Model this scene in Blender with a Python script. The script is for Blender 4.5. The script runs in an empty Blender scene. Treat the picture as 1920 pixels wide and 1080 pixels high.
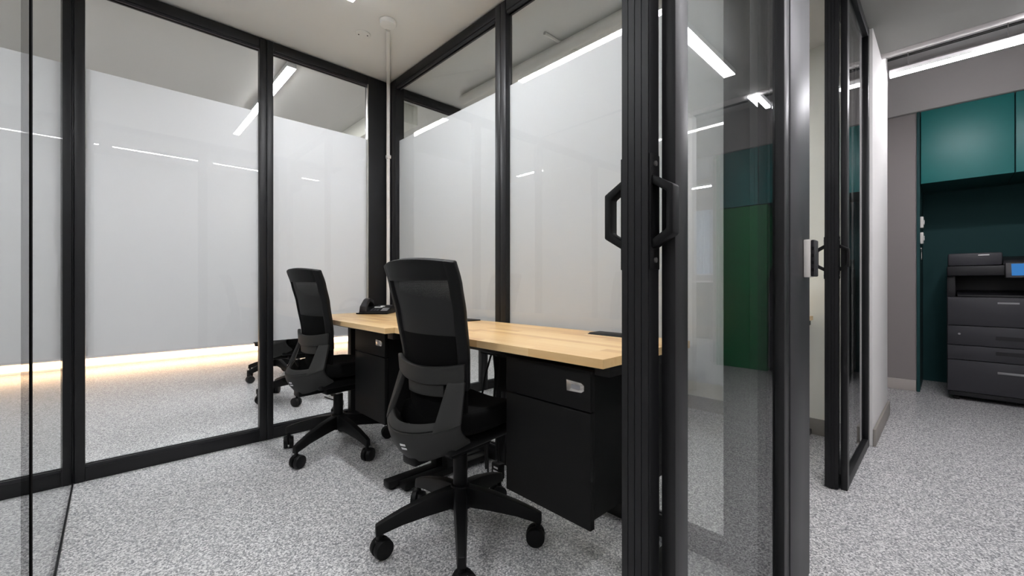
import bpy, bmesh, math, random
from mathutils import Vector, Matrix
random.seed(7)
R = math.radians
SC = bpy.context.scene
COL = SC.collection

# ------------------------------------------------------------------ camera, world, exposure
cam_d = bpy.data.cameras.new('camera')
cam = bpy.data.objects.new('camera', cam_d); COL.objects.link(cam)
cam_d.sensor_width = 36.0
cam_d.lens = 36.0 * 782.0 / 1920.0
cam_d.shift_y = -7.0 / 1920.0
cam_d.clip_start = 0.02
cam.location = (0, 0, 0.95)
cam.rotation_euler = (R(90), 0, R(-43.8))
SC.camera = cam
w = bpy.data.worlds.new('world'); SC.world = w; w.use_nodes = True
w.node_tree.nodes['Background'].inputs[0].default_value = (.75, .85, 1, 1)
w.node_tree.nodes['Background'].inputs[1].default_value = 0.04
vs = SC.view_settings
vs.view_transform = 'Standard'; vs.look = 'None'; vs.gamma = 1; vs.use_curve_mapping = False
vs.exposure = 2.35
SC.cycles.max_bounces = 8; SC.cycles.transparent_max_bounces = 24
SC.cycles.diffuse_bounces = 3; SC.cycles.glossy_bounces = 3; SC.cycles.transmission_bounces = 4
SC.cycles.sample_clamp_indirect = 4.0
SC.cycles.use_adaptive_sampling = True; SC.cycles.adaptive_threshold = 0.05
LED = 24.5           # emission of the lamps in the offices
LED_HALL = 21.0      # emission of the lamps in the corridor

# ------------------------------------------------------------------ materials
def lin(c):
    return tuple((v / 12.92 if v <= .04045 else ((v + .055) / 1.055) ** 2.4) for v in [x / 255 for x in c]) + (1,)
def newmat(name):
    m = bpy.data.materials.new(name); m.use_nodes = True
    return m, m.node_tree.nodes, m.node_tree.links, m.node_tree.nodes['Principled BSDF']
def mat(name, rgb, rough=.5, metal=0, bump=0, scale=400, var=0.0, spec=.5):
    m, n, l, p = newmat(name)
    p.inputs['Base Color'].default_value = lin(rgb); p.inputs['Roughness'].default_value = rough
    p.inputs['Metallic'].default_value = metal; p.inputs['Specular IOR Level'].default_value = spec
    if bump or var:
        tc = n.new('ShaderNodeTexCoord'); no = n.new('ShaderNodeTexNoise')
        no.inputs['Scale'].default_value = scale; no.inputs['Detail'].default_value = 3
        l.new(tc.outputs['Object'], no.inputs['Vector'])
        if bump:
            b = n.new('ShaderNodeBump'); b.inputs['Strength'].default_value = bump; b.inputs['Distance'].default_value = .002
            l.new(no.outputs['Fac'], b.inputs['Height']); l.new(b.outputs['Normal'], p.inputs['Normal'])
        if var:
            mx = n.new('ShaderNodeMix'); mx.data_type = 'RGBA'
            c = lin(rgb); mx.inputs[6].default_value = tuple(v * (1 - var) for v in c[:3]) + (1,)
            mx.inputs[7].default_value = tuple(min(1, v * (1 + var)) for v in c[:3]) + (1,)
            l.new(no.outputs['Fac'], mx.inputs[0]); l.new(mx.outputs[2], p.inputs['Base Color'])
    return m
def emit(name, rgb, s):
    m, n, l, p = newmat(name); n.remove(p)
    e = n.new('ShaderNodeEmission'); e.inputs[0].default_value = lin(rgb); e.inputs[1].default_value = s
    l.new(e.outputs[0], n['Material Output'].inputs[0]); return m
def glass(name, tint, ior=1.62):
    # thin clear pane: all the reflection on the faces turned outwards, no refraction
    m, n, l, p = newmat(name); n.remove(p)
    t = n.new('ShaderNodeBsdfTransparent'); t.inputs[0].default_value = tint
    g = n.new('ShaderNodeBsdfGlossy'); g.inputs['Roughness'].default_value = 0.0
    f = n.new('ShaderNodeFresnel'); f.inputs[0].default_value = ior
    ge = n.new('ShaderNodeNewGeometry'); inv = n.new('ShaderNodeMath'); inv.operation = 'SUBTRACT'; inv.inputs[0].default_value = 1
    mu = n.new('ShaderNodeMath'); mu.operation = 'MULTIPLY'
    l.new(ge.outputs['Backfacing'], inv.inputs[1]); l.new(f.outputs[0], mu.inputs[0]); l.new(inv.outputs[0], mu.inputs[1])
    mx = n.new('ShaderNodeMixShader'); l.new(mu.outputs[0], mx.inputs[0]); l.new(t.outputs[0], mx.inputs[1]); l.new(g.outputs[0], mx.inputs[2])
    l.new(mx.outputs[0], n['Material Output'].inputs[0]); return m
def film_mat(name, rgb):
    m, n, l, p = newmat(name); n.remove(p)
    d = n.new('ShaderNodeBsdfDiffuse'); d.inputs[0].default_value = lin(rgb)
    t = n.new('ShaderNodeBsdfTranslucent'); t.inputs[0].default_value = lin(rgb)
    mx = n.new('ShaderNodeMixShader'); mx.inputs[0].default_value = .55
    l.new(d.outputs[0], mx.inputs[1]); l.new(t.outputs[0], mx.inputs[2]); l.new(mx.outputs[0], n['Material Output'].inputs[0]); return m
def floor_mat():
    m, n, l, p = newmat('speckled_terrazzo')
    tc = n.new('ShaderNodeTexCoord')
    v = n.new('ShaderNodeTexVoronoi'); v.inputs['Scale'].default_value = 200; v.feature = 'F1'
    no = n.new('ShaderNodeTexNoise'); no.inputs['Scale'].default_value = 140; no.inputs['Detail'].default_value = 4; no.inputs['Roughness'].default_value = .7
    l.new(tc.outputs['Object'], v.inputs['Vector']); l.new(tc.outputs['Object'], no.inputs['Vector'])
    sep = n.new('ShaderNodeSeparateColor'); l.new(v.outputs['Color'], sep.inputs[0])
    mx = n.new('ShaderNodeMath'); mx.operation = 'MULTIPLY_ADD'; mx.inputs[1].default_value = .55
    sc = n.new('ShaderNodeMath'); sc.operation = 'MULTIPLY'; sc.inputs[1].default_value = .9
    l.new(no.outputs['Fac'], sc.inputs[0]); l.new(sep.outputs[0], mx.inputs[0]); l.new(sc.outputs[0], mx.inputs[2])
    cr = n.new('ShaderNodeValToRGB'); e = cr.color_ramp.elements
    e[0].position = .30; e[0].color = lin((94, 94, 96)); e[1].position = .98; e[1].color = lin((238, 237, 236))
    for po, c in ((.48, (140, 140, 142)), (.66, (172, 172, 173)), (.82, (205, 204, 204))):
        x = e.new(po); x.color = lin(c)
    l.new(mx.outputs[0], cr.inputs[0]); l.new(cr.outputs[0], p.inputs['Base Color'])
    p.inputs['Roughness'].default_value = .27; p.inputs['Specular IOR Level'].default_value = .5
    return m
def wood_mat():
    m, n, l, p = newmat('oiled_beech_stave')
    tc = n.new('ShaderNodeTexCoord'); oi = n.new('ShaderNodeObjectInfo')
    mp = n.new('ShaderNodeMapping'); mp.inputs['Scale'].default_value = (60, 3.2, 40)
    add = n.new('ShaderNodeVectorMath'); add.operation = 'ADD'
    mulv = n.new('ShaderNodeVectorMath'); mulv.operation = 'SCALE'; mulv.inputs[0].default_value = (7, 13, 5)
    l.new(oi.outputs['Random'], mulv.inputs['Scale'])
    l.new(tc.outputs['Object'], mp.inputs[0]); l.new(mp.outputs[0], add.inputs[0]); l.new(mulv.outputs[0], add.inputs[1])
    no = n.new('ShaderNodeTexNoise'); no.inputs['Scale'].default_value = 1; no.inputs['Detail'].default_value = 5; no.inputs['Distortion'].default_value = .6
    l.new(add.outputs[0], no.inputs['Vector'])
    s = n.new('ShaderNodeMath'); s.operation = 'MULTIPLY_ADD'; s.inputs[1].default_value = .42
    s2 = n.new('ShaderNodeMath'); s2.operation = 'MULTIPLY'; s2.inputs[1].default_value = .62
    l.new(oi.outputs['Random'], s2.inputs[0]); l.new(no.outputs['Fac'], s.inputs[0]); l.new(s2.outputs[0], s.inputs[2])
    cr = n.new('ShaderNodeValToRGB'); e = cr.color_ramp.elements
    e[0].position = .12; e[0].color = lin((246, 214, 162)); e[1].position = .95; e[1].color = lin((206, 156, 98))
    x = e.new(.55); x.color = lin((233, 192, 134))
    l.new(s.outputs[0], cr.inputs[0]); l.new(cr.outputs[0], p.inputs['Base Color'])
    p.inputs['Roughness'].default_value = .32; return m
def mesh_mat():
    # knitted mesh: fine horizontal threads with gaps
    m, n, l, p = newmat('black_knit_mesh')
    p.inputs['Base Color'].default_value = lin((16, 16, 16)); p.inputs['Roughness'].default_value = .7
    tc = n.new('ShaderNodeTexCoord'); w = n.new('ShaderNodeTexWave'); w.bands_direction = 'Z'
    w.inputs['Scale'].default_value = 105; w.inputs['Distortion'].default_value = 0
    l.new(tc.outputs['Object'], w.inputs['Vector'])
    gt = n.new('ShaderNodeMath'); gt.operation = 'GREATER_THAN'; gt.inputs[1].default_value = .006
    l.new(w.outputs['Fac'], gt.inputs[0])
    t = n.new('ShaderNodeBsdfTransparent'); mx = n.new('ShaderNodeMixShader')
    l.new(gt.outputs[0], mx.inputs[0]); l.new(t.outputs[0], mx.inputs[1]); l.new(p.outputs[0], mx.inputs[2])
    l.new(mx.outputs[0], n['Material Output'].inputs[0]); return m

M = dict(
    floor=floor_mat(), wood=wood_mat(), knit=mesh_mat(),
    ceil=mat('ceiling_paint', (224, 223, 217), .85, bump=.15, scale=120),
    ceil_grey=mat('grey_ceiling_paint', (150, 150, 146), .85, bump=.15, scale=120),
    white=mat('white_paint', (226, 224, 222), .7, bump=.08, scale=200),
    cream=mat('cream_paint', (246, 245, 234), .75, bump=.08, scale=200),
    far=mat('pale_wall_paint', (224, 225, 228), .8),
    grey=mat('warm_grey_paint', (150, 143, 142), .75, bump=.08, scale=200),
    soffit=mat('soffit_paint', (176, 172, 170), .8, bump=.1, scale=150),
    base=mat('grey_baseboard', (148, 143, 136), .5),
    baselight=mat('pale_baseboard', (190, 182, 176), .5),
    frame=mat('black_aluminium', (23, 23, 25), .42, bump=.06, scale=900, spec=.35),
    frame_s=mat('satin_black_aluminium', (44, 44, 47), .46, .35),
    black=mat('black_plastic', (12, 12, 13), .5, bump=.1, scale=900, spec=.22),
    shell=mat('charcoal_plastic', (41, 41, 40), .55, bump=.15, scale=900, spec=.3),
    fabric=mat('black_fabric', (7, 7, 7), .95, bump=.4, scale=1200, spec=.15),
    steel=mat('black_steel', (14, 14, 14), .5, bump=.1, scale=900, spec=.25),
    ped=mat('black_powder_coat', (15, 15, 15), .6, bump=.2, scale=1100, spec=.2),
    chrome=mat('satin_chrome', (196, 192, 188), .25, .9),
    screw=mat('zinc_screw', (150, 148, 145), .35, .8),
    pvc=mat('white_pvc', (226, 222, 216), .45),
    painted=mat('painted_conduit', (222, 220, 212), .8),
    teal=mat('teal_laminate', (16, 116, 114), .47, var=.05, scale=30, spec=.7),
    tealshade=mat('shaded_teal_paint', (8, 64, 66), .7),  # the teal again, with the shade under the cabinets put into its colour
    green=mat('bright_green_paint', (10, 120, 66), .6),
    copier=mat('anthracite_plastic', (50, 50, 55), .5, bump=.1, scale=900),
    copier_d=mat('dark_copier_plastic', (22, 22, 26), .5),
    silver=mat('silver_plastic', (150, 150, 152), .4, .3),
    seal=mat('black_sealant', (12, 12, 12), .95, spec=.05),
    label=mat('white_print', (225, 225, 225), .6),
    lampbody=mat('white_lamp_housing', (225, 225, 225), .4),
    rubber=mat('black_rubber', (15, 15, 15), .8),
    cloth=mat('pale_blue_curtain', (196, 214, 232), .9),
    led=emit('lamp_diffuser', (250, 251, 255), LED), ledh=emit('corridor_lamp_diffuser', (252, 250, 255), LED_HALL),
    cove=emit('warm_strip', (255, 206, 158), 2.0), screen=emit('lit_screen', (70, 140, 215), .14), sky=emit('daylight', (120, 190, 255), .75),
    glass=glass('clear_glass', (.965, .972, .968, 1)), film=film_mat('frosted_film', (238, 238, 239)),
)

# ------------------------------------------------------------------ mesh helpers
class MB:
    def __init__(s): s.v = []; s.f = []
    def add(s, vs, fs):
        o = len(s.v); s.v += [tuple(p) for p in vs]; s.f += [tuple(i + o for i in f) for f in fs]; return s
    def box(s, x0, x1, y0, y1, z0, z1):
        if x0 > x1: x0, x1 = x1, x0
        if y0 > y1: y0, y1 = y1, y0
        if z0 > z1: z0, z1 = z1, z0
        return s.add([(x0,y0,z0),(x1,y0,z0),(x1,y1,z0),(x0,y1,z0),(x0,y0,z1),(x1,y0,z1),(x1,y1,z1),(x0,y1,z1)],
                     [(3,2,1,0),(4,5,6,7),(0,1,5,4),(1,2,6,5),(2,3,7,6),(3,0,4,7)])
    def cyl(s, p0, p1, r0, r1=None, n=20):
        r1 = r0 if r1 is None else r1
        p0 = Vector(p0); p1 = Vector(p1); d = (p1 - p0).normalized()
        a = d.orthogonal().normalized(); b = d.cross(a)
        vs = []
        for p, r in ((p0, r0), (p1, r1)):
            for k in range(n):
                t = 2 * math.pi * k / n; vs.append(p + (a * math.cos(t) + b * math.sin(t)) * r)
        fs = [(k, (k+1) % n, n + (k+1) % n, n + k) for k in range(n)] + [tuple(range(n-1, -1, -1)), tuple(range(n, 2*n))]
        return s.add(vs, fs)
    def tube(s, pts, r, n=8):
        pts = [Vector(p) for p in pts]; rings = []; up = None
        for i, p in enumerate(pts):
            d = (pts[min(i+1, len(pts)-1)] - pts[max(i-1, 0)]).normalized()
            a = d.orthogonal().normalized() if up is None else (up - d * up.dot(d)).normalized()
            up = a; b = d.cross(a)
            rings.append([p + (a*math.cos(2*math.pi*k/n) + b*math.sin(2*math.pi*k/n))*r for k in range(n)])
        vs = [q for ring in rings for q in ring]; fs = []
        for i in range(len(pts)-1):
            for k in range(n): fs.append((i*n+k, i*n+(k+1)%n, (i+1)*n+(k+1)%n, (i+1)*n+k))
        fs += [tuple(range(n-1,-1,-1)), tuple(range((len(pts)-1)*n, len(pts)*n))]
        return s.add(vs, fs)
    def loft(s, rings):
        n = len(rings[0]); vs = [q for r in rings for q in r]; fs = []
        for i in range(len(rings)-1):
            for k in range(n): fs.append((i*n+k, i*n+(k+1)%n, (i+1)*n+(k+1)%n, (i+1)*n+k))
        fs += [tuple(range(n-1,-1,-1)), tuple(range((len(rings)-1)*n, len(rings)*n))]
        return s.add(vs, fs)
    def prism(s, poly, axis, a0, a1):
        # poly: 2D points in the plane of the other two axes (in order), extruded along axis
        def mk(p, a): return {'x': (a, p[0], p[1]), 'y': (p[0], a, p[1]), 'z': (p[0], p[1], a)}[axis]
        n = len(poly)
        return s.add([mk(p, a0) for p in poly] + [mk(p, a1) for p in poly],
                     [tuple(range(n-1,-1,-1)), tuple(range(n, 2*n))] + [(k,(k+1)%n,n+(k+1)%n,n+k) for k in range(n)])
    def patch(s, fn, u0, u1, v0, v1, nu, nv, th):
        e = 1e-3; A = []; B = []
        for j in range(nv+1):
            for i in range(nu+1):
                u = u0+(u1-u0)*i/nu; v = v0+(v1-v0)*j/nv
                p = Vector(fn(u, v)); du = Vector(fn(u+e, v)) - Vector(fn(u-e, v)); dv = Vector(fn(u, v+e)) - Vector(fn(u, v-e))
                nn = du.cross(dv)
                nn = nn.normalized() if nn.length > 1e-12 else Vector((1,0,0))
                A.append(p + nn*th/2); B.append(p - nn*th/2)
        W = nu+1; N = len(A); fs = []
        for j in range(nv):
            for i in range(nu):
                q = j*W+i; fs.append((q,q+1,q+W+1,q+W)); fs.append((N+q,N+q+W,N+q+W+1,N+q+1))
        for i in range(nu):
            fs.append((i, N+i, N+i+1, i+1)); q = nv*W+i; fs.append((q, q+1, N+q+1, N+q))
        for j in range(nv):
            q = j*W; fs.append((q, q+W, N+q+W, N+q)); q = j*W+nu; fs.append((q, N+q, N+q+W, q+W))
        return s.add(A+B, fs)
    def xf(s, m): s.v = [tuple(m @ Vector(p)) for p in s.v]; return s
    def build(s, name, material, parent=None, bevel=0, smooth=False, seg=2):
        me = bpy.data.meshes.new(name); bm = bmesh.new()
        vv = [bm.verts.new(p) for p in s.v]
        for f in s.f:
            try: bm.faces.new([vv[i] for i in f])
            except ValueError: pass
        bm.normal_update()
        bmesh.ops.recalc_face_normals(bm, faces=bm.faces)
        if bevel:
            ed = [e for e in bm.edges if len(e.link_faces) == 2 and e.calc_face_angle(0) > R(32)]
            bmesh.ops.bevel(bm, geom=ed, offset=bevel, segments=seg, affect='EDGES', profile=.5, clamp_overlap=True)
        bm.to_mesh(me); bm.free()
        if smooth or bevel:
            me.shade_smooth(); me.set_sharp_from_angle(angle=R(38))
        me.materials.append(material if not isinstance(material, str) else M[material])
        o = bpy.data.objects.new(name, me); COL.objects.link(o); o.parent = parent
        return o
def B(*a): return MB().box(*a)
def empty(name, loc=(0,0,0), rz=0, parent=None):
    o = bpy.data.objects.new(name, None); COL.objects.link(o); o.location = loc; o.rotation_euler = (0,0,rz); o.parent = parent
    o.empty_display_size = .1; return o
def tag(o, label, cat=None, group=None, kind=None):
    o['label'] = label
    if cat: o['category'] = cat
    if group: o['group'] = group
    if kind: o['kind'] = kind
    return o
def struct(name, label):
    o = empty(name); return tag(o, label, kind='structure')
def copy_tree(o, parent=None):
    c = o.copy(); COL.objects.link(c); c.parent = parent
    for ch in list(o.children): copy_tree(ch, c)
    return c

H = 2.45                                  # ceiling of the offices
YA = 2.87                                 # glass wall at the left, office side
XB = 1.487                                # glass wall at the right, office side
# ------------------------------------------------------------------ floor, ceilings, outer walls
tag(B(-3.2, 8.2, -4.2, 6.9, -.08, 0).build('floor', 'floor'), 'grey speckled terrazzo floor', kind='structure')
tag(B(-3.2, 3.62, .36, 6.9, H, H+.1).build('ceiling', 'ceil'), 'off-white painted ceiling over the offices', kind='structure')
c2 = B(3.62, 8.2, -4.2, 6.9, 2.92, 3.0).build('ceiling', 'soffit'); tag(c2, 'higher grey ceiling over the copier corner', kind='structure')
tag(B(-3.2, 3.62, -4.2, .36, H, H+.1).build('ceiling', 'ceil_grey'), 'grey painted ceiling of the corridor', kind='structure')
# dropped beams of the hall ceiling
bm_ = struct('trim_1', 'painted ceiling beams along the copier corner')
B(3.62, 3.70, -4.2, 6.8, H-.005, 2.92).build('beam_edge', 'soffit', bm_, .006)
B(4.35, 4.72, -4.2, 2.6, 2.78, 2.92).build('beam', 'soffit', bm_, .01)
for yy in (-1.9,-.9,.1,1.2): MB().cyl((4.30,yy,2.668),(4.30,yy,2.92),.003,n=6).build('conduit_hanger', 'soffit', bm_)
MB().tube([(4.30, -2.5, 2.668), (4.30, 2.5, 2.668)], .010).build('conduit', 'steel', bm_, smooth=True)
# far lounge wall with a floating panel and warm strip light beneath
wf = struct('wall_back', 'pale far wall floating above a warm glowing light strip')
B(-3.2, 5.2, 6.62, 6.72, .125, H).build('panel', 'far', wf)
B(-3.2, 5.2, 6.74, 6.84, 0, H).build('backing', 'far', wf)
B(-3.15, 5.1, 6.725, 6.738, .03, .10).build('light_strip', 'cove', wf)
tag(B(-3.3, -3.2, -1.05, 6.9, 0, H).build('wall_side', 'white'), 'white end wall beyond the left glass', kind='structure')
tag(B(-3.2, 3.75, -1.05, -.95, 0, H).build('wall_corridor', 'white'), 'white corridor wall behind the viewer', kind='structure')
tag(B(3.62, 3.80, -1.07, -.90, 0, H).build('trim_2', 'white', None, .006), 'white column ending the corridor wall', kind='structure')
# painted wall between next office and hall
ww = struct('wall_hall_corner', 'white painted wall end beside the second glass door')
B(3.215, 4.08, .30, .42, 0, H+.47).build('plaster', 'white', ww, .004)
B(3.215, 3.335, .42, 2.86, 0, H).build('plaster', 'cream', ww)
B(4.0, 4.08, .42, 6.6, 0, H+.47).build('plaster', 'white', ww)
bb = struct('baseboard_hall', 'grey baseboard of the white wall end')
B(3.215, 4.093, .287, .30, 0, .10).build('board', 'base', bb, .002)
B(4.08, 4.093, .30, 2.9, 0, .10).build('board', 'base', bb, .002)
B(3.203, 3.215, .43, 2.86, 0, .10).build('board', 'base', bb, .002)
# grey wall, niche and soffit of the copier corner
wg = struct('wall_hall', 'warm grey wall with a teal copier niche, shade painted in, under a soffit')
B(5.16, 5.3, .185, 6.7, 0, 2.47).build('plaster', 'grey', wg)
B(5.13, 5.3, -4.2, 6.7, 2.475, 2.92).build('soffit_face', 'soffit', wg, .004)
B(5.14, 5.86, .165, .185, 0, 2.47).build('niche_side', 'tealshade', wg)
B(5.82, 5.86, -1.2, .165, 0, 2.47).build('niche_back', 'tealshade', wg)
B(5.14, 5.86, -1.22, -1.2, 0, 2.47).build('niche_side', 'green', wg)
B(5.17, 5.86, -1.2, -.70, 0, 1.83).build('green_panel', 'green', wg, .003)
bb2 = struct('baseboard_niche', 'pale baseboard under the grey wall')
B(5.147, 5.16, .19, 4, 0, .095).build('board', 'baselight', bb2, .002)
# hall beyond: end walls with a window
wh = struct('wall_end', 'grey end walls of the open hall')
B(8.0, 8.1, -4.2, -2.62, 0, 2.92).build('plaster', 'grey', wh); B(8.0, 8.1, -1.85, -1.1, 0, 2.92).build('plaster', 'grey', wh)
B(8.0, 8.1, -2.62, -1.85, 0, 1.12).build('plaster', 'grey', wh); B(8.0, 8.1, -2.62, -1.85, 2.32, 2.92).build('plaster', 'grey', wh)
B(-3.2, 8.1, -4.3, -4.2, 0, 2.92).build('plaster', 'white', wh); B(5.3, 8.1, -1.32, -1.22, 0, 2.92).build('plaster', 'grey', wh)
wi = struct('window_1', 'bright window with a pale curtain in the hall')
f = MB()
for a in ((-2.62,-2.58,1.12,2.32),(-1.89,-1.85,1.12,2.32),(-2.58,-1.89,1.12,1.16),(-2.58,-1.89,2.28,2.32),(-2.25,-2.22,1.16,2.28)): f.box(8.01,8.06,a[0],a[1],a[2],a[3])
f.build('window_frame', 'white', wi, .003)
B(8.03, 8.04, -2.58, -1.89, 1.16, 2.28).build('pane', 'glass', wi)
B(8.12, 8.13, -2.9, -1.6, .9, 2.5).build('daylight', 'sky', wi)
MB().patch(lambda u, v: (7.97 + .012*math.sin(u*60), -2.62+u*.42, 1.15+v*1.18), 0, 1, 0, 1, 40, 4, .004).build('curtain', 'cloth', wi, smooth=True)

# ------------------------------------------------------------------ glazed partitions
def vpost(mb, along, a0, a1, d0, d1, z0, z1, groove=True):
    """upright profile; along 'x' or 'y'; two halves with a recessed joint"""
    def bx(p0, p1, q0, q1):
        mb.box(*((p0,p1,q0,q1) if along == 'x' else (q0,q1,p0,p1)), z0, z1)
    if groove:
        m_ = (a0+a1)/2; bx(a0, m_-.0015, d0, d1); bx(m_+.0015, a1, d0, d1); bx(m_-.0015, m_+.0015, d0+.006, d1-.006)
    else: bx(a0, a1, d0, d1)
    return mb
def glazed(name, label, along, d0, d1, posts, film_side, ztop=2.442, film=True, skip_panes=()):
    w_ = struct(name, label)
    lo = posts[0][0]; hi = posts[-1][1]
    for (a0, a1) in posts:
        vpost(MB(), along, a0, a1, d0, d1, 0.0, ztop, groove=(a1-a0) < .09).build('post', 'frame', w_, .0025)
    dm = (d0+d1)/2
    for i in range(len(posts)-1):
        a0 = posts[i][1]; a1 = posts[i+1][0]
        def bx(p0, p1, q0, q1, z0, z1): return B(*((p0,p1,q0,q1) if along == 'x' else (q0,q1,p0,p1)), z0, z1)
        bx(a0+.0005, a1-.0005, d0+.001, d1-.001, 0, .065).build('bottom_rail', 'frame', w_, .0025)
        bx(a0+.0005, a1-.0005, d0+.001, d1-.001, 2.385, ztop).build('top_rail', 'frame', w_, .0025)
        # slim glazing beads
        bd = MB()
        for (z0, z1) in ((.065, .078), (2.372, 2.385)):
            for q0, q1 in ((d0+.008, dm-.006), (dm+.006, d1-.008)):
                bd.v, bd.f = bd.v, bd.f
                bd.box(*((a0+.001,a1-.001,q0,q1) if along == 'x' else (q0,q1,a0+.001,a1-.001)), z0, z1)
        bd.build('glazing_bead', 'frame_s', w_)
        if i in skip_panes: continue
        p = bx(a0-.006, a1+.006, dm-.005, dm+.005, .062, 2.388).build('pane', 'glass', w_)
        if film:
            q0 = dm + film_side*.0056; q1 = dm + film_side*.0070
            bx(a0+.002, a1-.002, min(q0,q1), max(q0,q1), .60, 2.0).build('frosted_film', 'film', p)
    return w_
wallA = glazed('wall_left', 'black framed glass partition with frosted film, left of the desks', 'x', YA, YA+.05,
       [(-2.3,-2.225), (-1.15,-1.075), (-.168,-.094), (.644,.717), (1.325,1.487), (1.54,1.61), (2.38,2.45), (3.14,3.21)], +1)
wallB = glazed('wall_right', 'black framed glass partition with frosted film behind the wooden desks', 'y', XB, XB+.05,
       [(.40,.522), (1.60,1.682), (2.775,2.868)], +1)  # first post widened as a dark backing, so the front pane's reflections show
B(1.49, 1.534, 2.872, 2.918, 0, 2.44).build('corner_post', 'frame', wallB, .002)
# light aluminium edge strips inside the corner
B(1.318, 1.325, YA-.004, YA+.02, .07, 2.38).build('edge_strip', 'chrome', wallA)

# frameless glass side wall at the left
wn = struct('wall_near_left', 'frameless clear glass side wall with black joint at the left edge')
B(-.146, -.134, 1.464, 2.866, .008, 2.44).build('pane', 'glass', wn)
B(-.146, -.134, .40, 1.436, .008, 2.44).build('pane', 'glass', wn)
B(-.1475, -.1325, 1.436, 1.464, .004, 2.442).build('joint', 'seal', wn)
B(-.149, -.131, .40, 2.868, 0, .008).build('floor_channel', 'frame', wn)
B(-.149, -.131, .40, 2.868, 2.44, 2.449).build('ceiling_channel', 'frame', wn)

# front wall: fixed panels and end post
wc = struct('wall_front', 'black framed glass front of the offices with fixed panes and wide post')
def fixed_panel(x0, x1, y0=.315, y1=.340):
    for a, b in ((x0, x0+.05), (x1-.05, x1)):
        B(a, b, y0, y1, 0, 2.442).build('stile', 'frame', wc, .002)
    B(x0+.05, x1-.05, y0+.001, y1-.001, 0, .05).build('bottom_rail', 'frame', wc, .002)
    B(x0+.05, x1-.05, y0+.001, y1-.001, 2.39, 2.442).build('top_rail', 'frame', wc, .002)
    B(x0+.045, x1-.045, y0+.015, y0+.023, .045, 2.395).build('pane', 'glass', wc)
fixed_panel(.682, 1.41); fixed_panel(2.432, 3.213)
B(1.413, 1.655, .312, .398, 0, 2.442).build('end_post', 'frame_s', wc, .003)
B(1.655, 2.432, .315, .395, 2.39, 2.442).build('header', 'frame', wc, .002)
B(-.12, .682, .315, .395, 2.40, 2.442).build('header', 'frame', wc, .002)
B(-.20, -.12, .315, .398, 0, 2.442).build('stile', 'frame', wc, .002)
B(-2.3, -.20, .345, .355, .05, 2.40).build('pane', 'glass', wc)
B(-2.3, -.20, .315, .395, 0, .05).build('bottom_rail', 'frame', wc, .002)
B(-2.3, -.20, .315, .395, 2.40, 2.442).build('top_rail', 'frame', wc, .002)
B(3.163, 3.213, .3402, .415, 0, 2.442).build('stile', 'frame', wc, .002)

def handle(parent, x, y, sgn):
    """six-sided pull handle standing off the door face by sgn*Y"""
    d = .040
    out = [(0,.064),(d,.040),(d,-.040),(0,-.064)]; inn = [(0,.048),(d-.013,.031),(d-.013,-.031),(0,-.048)]
    mb = MB(); z0 = 1.073
    ring = lambda X: [(X, y+sgn*a, z0+b) for a, b in out] + [(X, y+sgn*a, z0+b) for a, b in inn]
    A = ring(x-.012); Bv = ring(x+.012); n = 8
    fs = []
    for k in range(3):
        fs += [(k,k+1,4+k+1,4+k), (n+k,n+4+k,n+4+k+1,n+k+1), (k,n+k,n+k+1,k+1), (4+k,4+k+1,n+4+k+1,n+4+k)]
    fs += [(0,4,n+4,n+0), (3,n+3,n+7,7)]
    mb.add(A+Bv, fs)
    h = mb.build('handle', 'black', parent, .003)
    pl = B(x-.016, x+.016, y, y+sgn*.003, z0-.098, z0+.098).build('back_plate', 'black', h, .001)
    for dz in (-.082, .082):
        MB().cyl((x, y+sgn*.003, z0+dz), (x, y+sgn*.0055, z0+dz), .0045, n=12).build('screw', 'screw', h, smooth=True)
    return h
def sliding_door(name, label, x0, x1):
    d = struct(name, label); y0, y1 = .346, .397
    lead = MB(); n = 4
    # leading edge profile with shallow vertical ribs
    lead.box(x0+.002, x0+.036, y0, y1, .006, 2.40)
    for k in range(n):
        a = y0 + (y1-y0)*k/n; lead.box(x0, x0+.002, a+.0007, a+(y1-y0)/n-.0007, .006, 2.40)
    lead.build('stile', 'frame', d)
    B(x1-.06, x1, y0, y1, .006, 2.40).build('stile', 'frame', d, .002)
    B(x0+.036, x1-.06, y0+.001, y1-.001, .006, .06).build('bottom_rail', 'frame', d, .002)
    B(x0+.036, x1-.06, y0+.001, y1-.001, 2.35, 2.40).build('top_rail', 'frame', d, .002)
    B(x0+.03, x1-.055, .349, .357, .055, 2.355).build('pane', 'glass', d)
    handle(d, x0+.018, y0, -1); handle(d, x0+.018, y1, +1)
    return d
sliding_door('door_1', 'black framed sliding glass door pushed open, nearest the viewer', .648, 1.40)
sliding_door('door_2', 'black framed sliding glass door of the next office', 2.408, 3.155)

# ------------------------------------------------------------------ lamps
def linear_lamp(x0, x1, y0, y1, z, label, group, m, hang=0, top=H):
    t = empty('linear_lamp', ((x0+x1)/2, (y0+y1)/2, z)); cx, cy = t.location.x, t.location.y
    B(x0-cx, x1-cx, y0-cy, y1-cy, .013 if hang else .0015, .045 if hang else top-z-.0005).build('housing', 'lampbody', t, .002)
    B(x0-cx+.003, x1-cx-.003, y0-cy+.003, y1-cy-.003, 0, .0125 if hang else .0013).build('diffuser', m, t)
    if hang:
        for s in (-.35, .35):
            px, py = (s*(x1-x0), 0) if x1-x0 > y1-y0 else (0, s*(y1-y0))
            MB().cyl((px,py,.045), (px,py,top-z), .002, n=6).build('suspension_wire', 'screw', t)
    return tag(t, label, 'lamp', group)
gO = 'linear ceiling lamps in the offices'
linear_lamp(.850,.906,.96,2.14,2.415,'linear ceiling lamp above the two mesh chairs',gO,'led')
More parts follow.
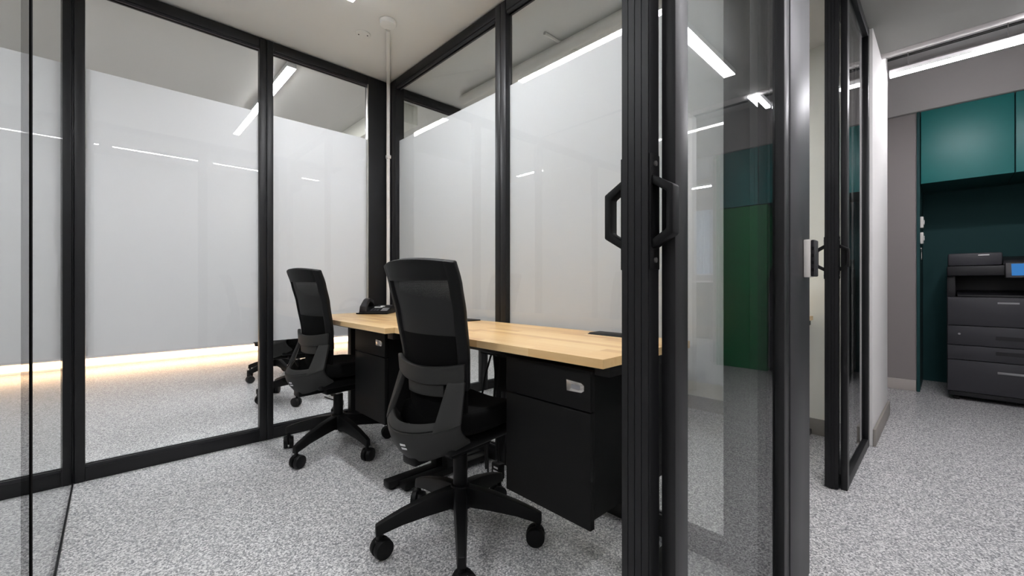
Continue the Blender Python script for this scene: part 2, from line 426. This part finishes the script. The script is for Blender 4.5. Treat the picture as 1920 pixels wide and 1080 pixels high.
linear_lamp(.848,.908,3.07,4.30,2.415,'linear ceiling lamp seen through the left glass partition',gO,'led')
linear_lamp(2.58,2.64,.85,2.09,2.415,'linear ceiling lamp in the next office behind the frosted glass',gO,'led')
linear_lamp(-1.03,-.97,.96,2.20,2.415,'linear ceiling lamp beyond the frameless glass at far left',gO,'led')
linear_lamp(-1.0,-.94,3.6,4.9,2.415,'added unseen lamp lighting the lounge near the far left',gO,'led')  # unseen lamp, added because the lounge behind the glass needs light
linear_lamp(2.4,2.46,3.4,4.7,2.415,'added unseen lamp lighting the lounge behind the next office',gO,'led')  # second unseen lamp added to light the lounge
gC = 'linear lamps along the corridor'
nm = ['far left end', 'left of the doorway', 'opposite the doorway', 'opposite the glass end post', 'opposite the second door', 'short one next to the corner lamp']
for k, (a, b) in enumerate([(-.95,-.10),(0,.78),(.885,1.64),(1.74,2.28),(2.34,3.14),(3.64,3.98)]):
    hang = a > 3.6
    linear_lamp(a, b, -.40, -.36, 2.415 if not hang else 2.43, 'thin corridor ceiling lamp, ' + nm[k], gC, 'ledh', 1 if hang else 0, H if not hang else 2.92)
linear_lamp(4.0, 4.04, -.36, .285, 2.43, 'long suspended lamp in front of the teal cabinets', gC, 'ledh', 1, 2.92)
linear_lamp(6.5, 6.55, -3.4, -1.8, 2.43, 'suspended lamp in the open hall by the window', gC, 'ledh', 1, 2.92)

# ------------------------------------------------------------------ office chairs
def lerp(t, tab):
    if t <= tab[0][0]: return tab[0][1]
    for (a, va), (b, vb) in zip(tab, tab[1:]):
        if t <= b:
            q = (t-a)/(b-a); q = q*q*(3-2*q)*.35 + q*.65; return va + (vb-va)*q
    return tab[-1][1]
WT = [(.58,.168),(.66,.172),(.80,.182),(.95,.190),(1.04,.188)]
XT = [(.45,-.150),(.60,-.160),(.70,-.165),(.85,-.190),(.95,-.215),(1.04,-.245)]
def back(u, z, off=0): return (lerp(z, XT) + .045*u*u - off, lerp(z, WT)*u, z)
def make_chair(leg0):
    c = empty('office_chair')
    # star base
    MB().cyl((0,0,.118),(0,0,.20),.046,.036,24).build('base_hub', 'black', c, .004, True)
    MB().cyl((0,0,.20),(0,0,.315),.0265,.0265,24).build('gas_lift_cover', 'black', c, .002, True)
    MB().cyl((0,0,.315),(0,0,.385),.014,.014,16).build('gas_lift', 'screw', c, smooth=True)
    for k in range(5):
        a = leg0 + R(72*k)
        L = empty  # keep legs as meshes
        def sec(r, zt, zb, hw): return [(r,-hw,zb),(r,hw,zb),(r,hw*.75,zt),(r,-hw*.75,zt)]
        leg = MB().loft([sec(.03,.195,.125,.026), sec(.12,.180,.118,.024), sec(.22,.152,.104,.019), sec(.285,.128,.088,.016), sec(.307,.118,.082,.014)])
        leg.cyl((.294,0,.062),(.294,0,.092),.0095,n=14)
        lo = leg.build('base_leg', 'black', c, .003); lo.rotation_euler = (0,0,a)
        ca = MB(); sw = random.uniform(-1.2,1.2)
        wr = .035
        for sg in (-1, 1): ca.cyl((.285, sg*.004, wr), (.285, sg*.026, wr), wr, wr*.93, 26)
        ca.box(.270,.300,-.0035,.0035,.02,.062); ca.cyl((.294,0,.052),(.294,0,.066),.014,n=14)
        piv = Matrix.Translation((.294,0,0)) @ Matrix.Rotation(sw,4,'Z') @ Matrix.Translation((-.294,0,0))
        ca.xf(piv).build('caster', 'black', lo, .0025)
    # seat
    mech = MB().box(-.10,.10,-.065,.065,.335,.385); mech.build('tilt_mechanism', 'black', c, .008)
    MB().tube([(.04,.06,.36),(.04,.16,.362),(.045,.20,.35),(.045,.24,.348)],.006).build('height_lever', 'black', c, smooth=True)
    B(-.175,.14,-.14,.14,.382,.428).build('seat_pan', 'black', c, .018, seg=3)
    def seatf(u, v):
        ru = math.copysign(abs(u)**.9, u); rv = v
        return (.012+.178*u*(1-.05*v*v), (.172-.010*u)*v*(1-.12*u*u), .465 + .018*v*v - .012*max(0,u)**3*2 + .008*u*u)
    MB().patch(seatf, -1, 1, -1, 1, 14, 14, .075).build('seat', 'fabric', c, .024, seg=3)
    # backrest
    fr = MB()
    ztop = lambda u: 1.036 - .014*u*u
    fr.patch(lambda u, v: back(u, .60+v*(ztop(u)-.60)), -1.0, -.80, 0, 1, 3, 18, .026)
    fr.patch(lambda u, v: back(u, .60+v*(ztop(u)-.60)), .80, 1.0, 0, 1, 3, 18, .026)
    fr.patch(lambda u, v: back(u, .965+v*(ztop(u)-.965)), -.83, .83, 0, 1, 16, 4, .0262)
    fr.build('back_frame', 'black', c, .005)
    MB().patch(lambda u, v: back(u, v), -.80, .80, .775, .967, 16, 8, .003).build('mesh_panel', 'knit', c, smooth=True)
    MB().patch(lambda u, v: back(u, v), -.80, .80, .605, .779, 16, 8, .006).build('back_fabric', 'fabric', c, smooth=True)
    # wide lumbar band
    MB().patch(lambda u, v: back(u*1.02, .632+v*.060-.020*(1-u*u), .026), -1, 1, 0, 1, 22, 4, .016).build('lumbar_band', 'shell', c, .004)
    MB().patch(lambda u, v: back(u, .586+v*.040-.014*(1-u*u), .022), -.60, .45, 0, 1, 12, 3, .012).build('lumbar_slider', 'shell', c, .003)
    MB().patch(lambda u, v: (-.155+.05*u*u, (.150)*u, .43+v*.18), -1, 1, 0, 1, 14, 6, .020).build('lower_cushion', 'fabric', c, .006)
    # crescent shell below, arms rising to the band
    def shellp(s, t):
        zl = .362+.070*s*s; zu = .470+.040*abs(s)**2.5
        return (-.275+.105*abs(s)**1.8+.060*(1-t)**2, .188*s*(1-.10*(1-t)), zl+(zu-zl)*t)
    sh = MB().patch(shellp, -1, 1, 0, 1, 26, 6, .016).build('back_shell', 'shell', c, .005)
    MB().patch(lambda s, t: (lambda p: (p[0]+.020*t, p[1], p[2]+.024*t))(Vector(shellp(s, 1))), -.93, .93, 0, 1, 24, 2, .010).build('shell_lip', 'shell', c, .003)
    for sg in (-1, 1):
        def arm(a, b):
            s0 = sg*(.64+.36*a); p = Vector(shellp(s0, 1)); q = Vector(back(sg*(.70+.32*a), .628, .024))
            return p.lerp(q, b)
        MB().patch(arm, 0, 1, -.06, 1.03, 4, 10, .018).build('back_arm', 'shell', c, .004)
    B(-.235,-.08,-.035,.035,.345,.385).build('back_bracket', 'black', c, .008)
    # small white printed mark of two bars on the shell
    def onshell(s_, t_):
        e = 1e-3; p = Vector(shellp(s_, t_))
        n_ = (Vector(shellp(s_+e, t_))-Vector(shellp(s_-e, t_))).cross(Vector(shellp(s_, t_+e))-Vector(shellp(s_, t_-e))).normalized()
        if n_.x > 0: n_ = -n_
        return p + n_*.0088
    for t0 in (.50, .62):
        MB().patch(onshell, -.17, -.06, t0, t0+.06, 4, 1, .001).build('logo_mark', 'label', sh)
    return c
gCh = 'black mesh task chairs'
ch = make_chair(R(18-6)); ch.location = (.948,1.270,0); ch.rotation_euler = (0,0,R(6))
tag(ch, 'black mesh-back task chair in front, pushed under the near end of the wooden desk', 'chair', gCh)
ch2 = make_chair(R(56)); ch2.location = (.948,2.447,0); ch2.rotation_euler = (0,0,R(6))
tag(ch2, 'black mesh-back task chair at the far desk with the telephone', 'chair', gCh)
ch3 = make_chair(R(30)); ch3.location = (1.13,3.78,0); ch3.rotation_euler = (0,0,R(6))
tag(ch3, 'black task chair just behind the left glass, seen below the frosted film', 'chair', gCh)
ch4 = copy_tree(ch3); ch4.location = (1.22,4.75,0); ch4.rotation_euler = (0,0,R(29))
tag(ch4, 'black task chair further back behind the left glass, one caster showing', 'chair', gCh)


# ------------------------------------------------------------------ desks
def make_desk(x0, x1, y0, y1, label, covers, tray, zt=.75, th=.025):
    d = empty('desk', ((x0+x1)/2, (y0+y1)/2, 0)); cx, cy = d.location.x, d.location.y
    rnd = random.Random(int(y0*100)+3)
    top = B(x0-cx+.004, x1-cx-.004, y0-cy+.004, y1-cy-.004, zt-th+.003, zt-.004).build('desktop', 'wood', d)
    n = 13; wd = (x1-x0)/n
    for i in range(n):
        y = y0 - rnd.uniform(0, .28)
        while y < y1 - .001:
            ln = rnd.uniform(.20, .42); a = max(y, y0); b = min(y+ln, y1)
            if y1 - b < .05: b = y1; ln = b - y + .01
            if b - a > .012:
                mx_ = x0+wd*(i+.5)-cx; my = (a+b)/2-cy
                s = B(-wd/2+.0001, wd/2-.0001, -(b-a)/2+.0001, (b-a)/2-.0001, -th/2, th/2)
                o = s.build('stave', 'wood', top); o.location = (mx_, my, zt-th/2)
            y += ln
    # steel under-frame: two inverted-T legs and beams
    for yy in (y0+.030, y1-.030):
        lg = MB().box(.02-.035,.02+.035,yy-cy-.025,yy-cy+.025,.03,zt-th-.03)
        lg.build('leg_column', 'steel', d, .003)
        ft = MB().box(x0-cx+.02, x1-cx-.02, yy-cy-.027, yy-cy+.027, .012, .042)
        for xx in (x0-cx+.05, x1-cx-.05): ft.cyl((xx,yy-cy,0),(xx,yy-cy,.012),.018,n=14)
        ft.build('leg_foot', 'steel', d, .003)
        B(x0-cx+.04, x1-cx-.04, yy-cy-.025, yy-cy+.025, zt-th-.03, zt-th-.0005).build('top_bracket', 'steel', d, .002)
    for xx in (-.16, .16):
        B(xx-.02, xx+.02, y0-cy+.08, y1-cy-.08, zt-th-.032, zt-th-.004).build('beam', 'steel', d, .002)
    B(.14, .24, tray[0]-cy, tray[1]-cy, .60, .608).build('cable_tray', 'steel', d, .002)
    B(.236, .242, tray[0]-cy, tray[1]-cy, .608, .66).build('cable_tray_side', 'steel', d, .001)
    B(.236, .243, tray[0]-cy, tray[1]-cy, .40, .598).build('darkening_panel', 'steel', d, .001)  # black sheet added to darken the view below the desktop
    for (a, b) in covers:
        cv = MB().prism([(x1-cx-.10, zt+.0002), (x1-cx-.015, zt+.0002), (x1-cx-.015, zt+.006), (x1-cx-.085, zt+.006)], 'y', a-cy, b-cy)
        cv.build('cable_cover', 'black', d, .001)
    return tag(d, label, 'desk', 'butcher-block desks')
make_desk(.938, 1.478, .63, 1.758, 'butcher-block wooden desk on black legs, the nearer one beside the door', [(.80,1.0)], (1.22,1.64))
make_desk(.893, 1.478, 1.762, 2.858, 'butcher-block wooden desk in the far corner carrying the telephone', [(1.775,1.93)], (2.36,2.74))
make_desk(2.66, 3.195, .585, 1.75, 'wooden desk in the next office along its cream wall', [], (.8,1.5))

# hanging drawer pedestals
def pedestal(y0, label):
    xf = .972; w_ = .348
    p = empty('drawer_pedestal', (1.2, y0+w_/2, .252)); ox, oy, oz = 1.2, y0+w_/2, .252
    def b(x0,x1,a,b_,z0,z1): return B(x0-ox,x1-ox,a-oy,b_-oy,z0-oz,z1-oz)
    b(xf+.026,1.42,y0+.010,y0+w_-.010,.268,.690).build('body', 'ped', p, .002)
    fd = b(xf,xf+.020,y0,y0+w_,.252,.583).build('file_drawer', 'ped', p, .002)
    dr = b(xf,xf+.020,y0,y0+w_,.588,.705).build('drawer', 'ped', p, .002)
    # satin latch plate near the upper corner
    yc = y0+.050; zc = .655
    hd = MB().prism([(yc-.032-oy,zc-.009-oz),(yc-.023-oy,zc-.015-oz),(yc+.030-oy,zc-.017-oz),(yc+.032-oy,zc+.016-oz),(yc-.023-oy,zc+.013-oz),(yc-.032-oy,zc+.007-oz)], 'x', xf-.008-ox, xf-ox)
    hd.build('latch', 'chrome', dr, .0015)
    B(xf-.0092-ox,xf-.0078-ox,yc-.019-oy,yc+.012-oy,zc-.007-oz,zc+.006-oz).build('latch_recess', 'silver', dr)
    B(1.05-ox,1.35-ox,y0+.04-oy,y0+w_-.04-oy,.690-oz,.6928-oz).build('mounting_plate', 'steel', p)
    return tag(p, label, 'drawer unit', 'hanging drawer pedestals')
pedestal(.694, 'black hanging drawer pedestal under the near end of the wooden desk')
pedestal(1.922, 'black hanging drawer pedestal under the far desk between the chairs')

# ------------------------------------------------------------------ desk telephone
def phone():
    fw = Vector((.692,.722,0)); t = empty('desk_phone', (1.318,2.712,.7505), R(-43.8))
    # local: x to the right, y away from the viewer
    MB().prism([(-.085,0),(-.092,.006),(-.08,.016),(.070,.052),(.082,.050),(.084,0)], 'x', -.098, .098).build('body', 'black', t, .004)
    MB().prism([(-.105,.001),(-.108,.010),(-.10,.010),(-.088,.005),(-.04,.005),(-.04,.001)], 'x', -.108, .10).build('front_tray', 'black', t, .002)
    # arched handset lying at the left
    pts = []
    rings = []
    for k in range(13):
        q = k/12; y = -.085+.165*q; z = .034+.034*q + .040*math.sin(q*math.pi)
        th = .013+.010*(abs(2*q-1)**3); hw = .022+.004*(abs(2*q-1)**2)
        rings.append([(-.070-hw,y,z-th),(-.070+hw,y,z-th),(-.070+hw*.8,y,z+th*.8),(-.070-hw*.8,y,z+th*.8)])
    MB().loft(rings).build('handset', 'copier_d', t, .004)
    def slope(y): return .016+(.036/.15)*(y+.08)
    def plate(x0,x1,y0,y1,h,name,m,par=t):
        MB().add([(x0,y0,slope(y0)+.0003),(x1,y0,slope(y0)+.0003),(x1,y1,slope(y1)+.0003),(x0,y1,slope(y1)+.0003),
                  (x0,y0,slope(y0)+h),(x1,y0,slope(y0)+h),(x1,y1,slope(y1)+h),(x0,y1,slope(y1)+h)],
                 [(3,2,1,0),(4,5,6,7),(0,1,5,4),(1,2,6,5),(2,3,7,6),(3,0,4,7)]).build(name, m, par)
    for r in range(4):
        for k in range(3): plate(-.030+k*.020,-.016+k*.020,-.062+r*.016,-.052+r*.016,.003,'key','copier')
    for r in range(5): plate(.040,.085,-.062+r*.014,-.056+r*.014,.003,'line_key','silver')
    plate(-.025,.030,.012,.022,.0035,'paper_label','label'); plate(.010,.040,.034,.044,.0035,'paper_label','label')
    plate(-.010,.085,.050,.066,.004,'display','copier')
    return tag(t, 'black corded desk telephone in the corner of the wooden desk', 'telephone')
phone()

# ------------------------------------------------------------------ conduit, adapter, power strip, reader
cd = empty('cable_conduit', (1.472, 2.852, .755))
def L_(p): return (p[0]-1.472, p[1]-2.852, p[2]-.755)
MB().tube([L_(p) for p in ((1.469,2.850,.76),(1.470,2.850,1.4),(1.470,2.852,1.9),(1.472,2.853,2.40))], .0135, 12).build('vertical_pipe', 'pvc', cd, smooth=True)
MB().tube([L_(p) for p in ((1.472,2.853,2.40),(1.466,2.842,2.43),(1.44,2.79,2.436),(1.16,2.255,2.436))], .0135, 12).build('ceiling_pipe', 'painted', cd, smooth=True)
jb = MB().cyl(L_((1.135,2.205,2.425)), L_((1.135,2.205,2.4495)), .044, .047, 28); jb.build('junction_box', 'ceil', cd, .004, True)
for z in (1.02, 2.13): B(-.018,.014,-.016,.012,z+.6-.5,z+.6-.47-.005).build('clamp', 'pvc', cd, .003)
tag(cd, 'white plastic cable conduit rising in the glass corner to the ceiling', 'pipe')
pq = empty('ceiling_cover_plate', (1.085, 2.42, 2.4495))
MB().cyl((0,0,-.007),(0,0,0),.040,.045,28).build('cover', 'ceil', pq, .003, True)
for s in (-1,1): MB().cyl((s*.022,-s*.012,-.0085),(s*.022,-s*.012,-.007),.004,n=10).build('screw', 'steel', pq)
tag(pq, 'round painted blank cover plate on the ceiling by the conduit', 'cover plate')

ad = empty('power_adapter', (1.30, 1.45, .045))
B(-.018,.018,-.028,.028,.0,.075).build('brick', 'black', ad, .006)
for z in (.018,.034,.052): B(-.0188,-.0178,-.018,.016-.2*(z-.018),z,z+.008).build('printed_label', 'label', ad)
MB().tube([(0,0,.075),(.0,.004,.20),(.012,.015,.40),(.032,.02,.553)], .0035, 8).build('cable', 'rubber', ad, smooth=True)
tag(ad, 'black power adapter with white print hanging below the near desk', 'power adapter')
ps = empty('power_strip', (1.235, 3.20, 0), R(60))
B(-.12,.12,-.028,.028,0,.038).build('case', 'black', ps, .005)
for k in range(4):
    MB().cyl((-.085+k*.056,0,.038),(-.085+k*.056,0,.046),.019,n=18).build('socket', 'copier_d', ps, smooth=True)
MB().tube([(.12,0,.02),(.2,.01,.008),(.3,.1,.006),(.38,.16,.006)], .005, 8).build('cable', 'rubber', ps, smooth=True)
tag(ps, 'black power strip on the floor behind the left glass', 'power strip')
rd = empty('access_reader', (1.585, .312, 1.03))
B(-.020,.030,-.019,-.0002,-.058,.060).build('case', 'pvc', rd, .003)
B(-.019,.0305,-.030,-.019,-.056,.058).build('reader_face', 'copier_d', rd, .003)
for k in range(4): B(-.0196,-.0188,-.028,-.021,-.040+k*.022,-.030+k*.022).build('key', 'black', rd)
tag(rd, 'silver and black access reader on the wide post', 'card reader')
# cables hanging below the near desk
for k, (x, y, dx) in enumerate(((1.37,1.56,.02),(1.39,1.60,-.03))):
    o = MB().tube([(x,y,.597),(x+dx,y+.01,.5),(x+dx*1.6,y+.04,.30),(x,y+.05,.12),(x-.02,y+.02,.012)], .005, 8).build('power_cable', 'rubber', smooth=True)
    tag(o, ['black cable dangling behind the front chair', 'second black cable dangling nearest the glass behind the front chair'][k], 'cable', 'loose desk cables')

# ------------------------------------------------------------------ teal wall cabinets and copier
for k, (a, b, lb) in enumerate(((-.372,.160,'teal overhead cabinet with plain door beside the grey wall'),(-.78,-.376,'teal overhead cabinet, second from the grey wall'),(-1.19,-.784,'teal overhead cabinet at the niche end, seen in reflection'))):
    t = empty('wall_cabinet', (5.30, (a+b)/2, 1.84)); cy = (a+b)/2
    B(-.125,.50,a-cy,b-cy,0,.628).build('body', 'tealshade', t)
    B(-.147,-.127,a-cy+.002,b-cy-.002,-.004,.630).build('door', 'teal', t, .0015)
    tag(t, lb, 'cabinet', 'teal overhead cabinets')
def copier():
    t = empty('copier', (5.32, -.325, 0))
    W = .325; xf = -.31                                     # front face (local)
    for sx in (-.26,.22):
        for sy in (-.27,.27): MB().cyl((sx,sy-.015,.02),(sx,sy+.015,.02),.02,n=14).build('wheel', 'rubber', t, smooth=True)
    B(xf+.015,.27,-W+.01,W-.01,.035,.07).build('plinth', 'copier_d', t, .003)
    B(xf+.02,.28,-W,W,.07,.845).build('body', 'copier', t, .006)
    # front panels: door and paper drawers
    B(xf,xf+.019,-W+.003,W-.003,.615,.84).build('front_cover', 'copier', t, .006)
    for k, (z0, z1) in enumerate(((.455,.61),(.335,.45),(.075,.33))):
        dr = B(xf,xf+.019,-W+.003,W-.003,z0,z1).build('paper_drawer', 'copier', t, .005)
        if k < 2:
            B(xf-.001,xf+.003,-.22,.06,z0+.055,z0+.085).build('grip', 'copier_d', dr)
            B(xf-.002,xf+.001,-.22,.06,z0+.045,z0+.052).build('grip_edge', 'copier', dr)
        else:
            B(xf-.006,xf+.001,-.22,.05,z1-.085,z1-.068).build('grip', 'silver', dr, .002)
    B(xf-.002,xf+.001,-.06,.05,.795,.808).build('name_plate', 'silver', t)
    MB().cyl((xf-.004,.255,.545),(xf+.001,.255,.545),.008,n=14).build('lock', 'silver', t)
    # output bay: back, sides and tray
    B(.02,.28,-W,W,.845,1.02).build('bay_back', 'copier_d', t, .004)
    B(xf+.03,.02,-W,-W+.05,.845,1.02).build('bay_side', 'copier_d', t, .004)
    B(xf+.10,.02,W-.05,W,.845,1.02).build('bay_side', 'copier_d', t, .004)
    MB().prism([(xf+.03,.847),(.02,.847),(.02,.90),(xf+.03,.862)], 'y', -W+.06, W-.06).build('output_tray', 'copier_d', t, .003)
    B(xf+.05,.28,-W,W,1.02,1.10).build('scanner', 'copier_d', t, .008)
    B(xf+.05,.28,.02,W-.005,1.102,1.205).build('feeder_cover', 'copier', t, .014)
    MB().prism([(xf+.06,1.102),(.27,1.102),(.27,1.19),(xf+.10,1.145)], 'y', -W+.01, .018).build('feeder_tray', 'copier_d', t, .006)
    B(xf+.046,xf+.05,.09,.15,1.182,1.190).build('feeder_mark', 'label', t)
    cp = MB().prism([(xf-.055,1.0),(xf-.01,1.118),(xf+.05,1.118),(xf+.05,1.0)], 'y', -W+.03, .012).build('control_panel', 'copier_d', t, .004)
    def pp(k, d): return (xf-.055+.045*k-d, 1.0+.118*k+d*.38)
    q0, q1, q2, q3 = pp(.14,.0005), pp(.90,.0005), pp(.90,.004), pp(.14,.004)
    MB().prism([q0,q1,q2,q3], 'y', -W+.07, -.018).build('touch_screen', 'screen', cp)
    return tag(t, 'large anthracite office copier with blue touch screen in the teal niche', 'copier')
copier()
# white switches on the niche side
for k, z in enumerate((1.50, 1.36)):
    t = empty('wall_switch', (5.21, .165, z))
    B(-.035,.035,-.022,-.0003,-.05,.05).build('case', 'pvc', t, .004)
    B(-.015,.015,-.028,-.022,-.02,.02).build('rocker', 'label', t, .002)
    tag(t, ['white wall switch on the niche side, upper of two', 'white wall switch on the niche side, lower of two'][k], 'switch', 'white wall switches')
ky = empty('hanging_keys', (5.20,.165,1.27))
MB().cyl((0,-.012,0),(0,-.0003,0),.005,n=10).build('hook', 'chrome', ky)
MB().cyl((0,-.010,-.02),(0,-.008,-.02),.016,n=16).build('key_ring', 'chrome', ky)
B(-.008,.008,-.0105,-.0075,-.10,-.03).build('key', 'chrome', ky)
tag(ky, 'small bunch of keys hanging below the white switches', 'keys')

# ------------------------------------------------------------------ ceiling details seen through the upper clear glass
dt = empty('ceiling_duct', (2.3, 1.35, H))
B(.15,.75,-.75,.35,-.11,-.0005).build('duct_casing', 'ceil', dt, .01)
MB().tube([(-.30,-.5,-.045),(-.30,1.3,-.045)], .035, 14).build('pipe', 'painted', dt, smooth=True)
MB().tube([(-.45,.3,-.012),(.5,.3,-.012)], .010, 8).build('conduit', 'painted', dt, smooth=True)
tag(dt, 'painted duct casing and pipe on the ceiling of the next office', 'duct')
d2 = empty('ceiling_beam', (1.75, 4.3, H))
B(-.12,.12,-1.2,1.8,-.16,-.0005).build('beam_casing', 'cream', d2, .01)
tag(d2, 'pale boxed beam on the ceiling behind the left glass', 'beam')

# ------------------------------------------------------------------ low cabinet under the hall window
sb = empty('sideboard', (7.68, -2.45, 0))
B(-.26,.26,-.80,.80,.06,.98).build('body', 'ped', sb, .003)
B(-.28,.28,-.82,.82,.98,1.01).build('top', 'label', sb, .003)
B(-.22,.24,-.76,.76,0,.06).build('plinth', 'black', sb)
for k in range(3):
    for r in range(2):
        dd = B(-.279,-.261,-.79+k*.53,-.28+k*.53,.08+r*.45,.51+r*.45).build('drawer', 'copier', sb, .002)
        B(-.290,-.280,-.62+k*.53,-.45+k*.53,.44+r*.45,.455+r*.45).build('handle', 'silver', dd)
tag(sb, 'dark sideboard with pale top below the hall window, seen reflected', 'sideboard')
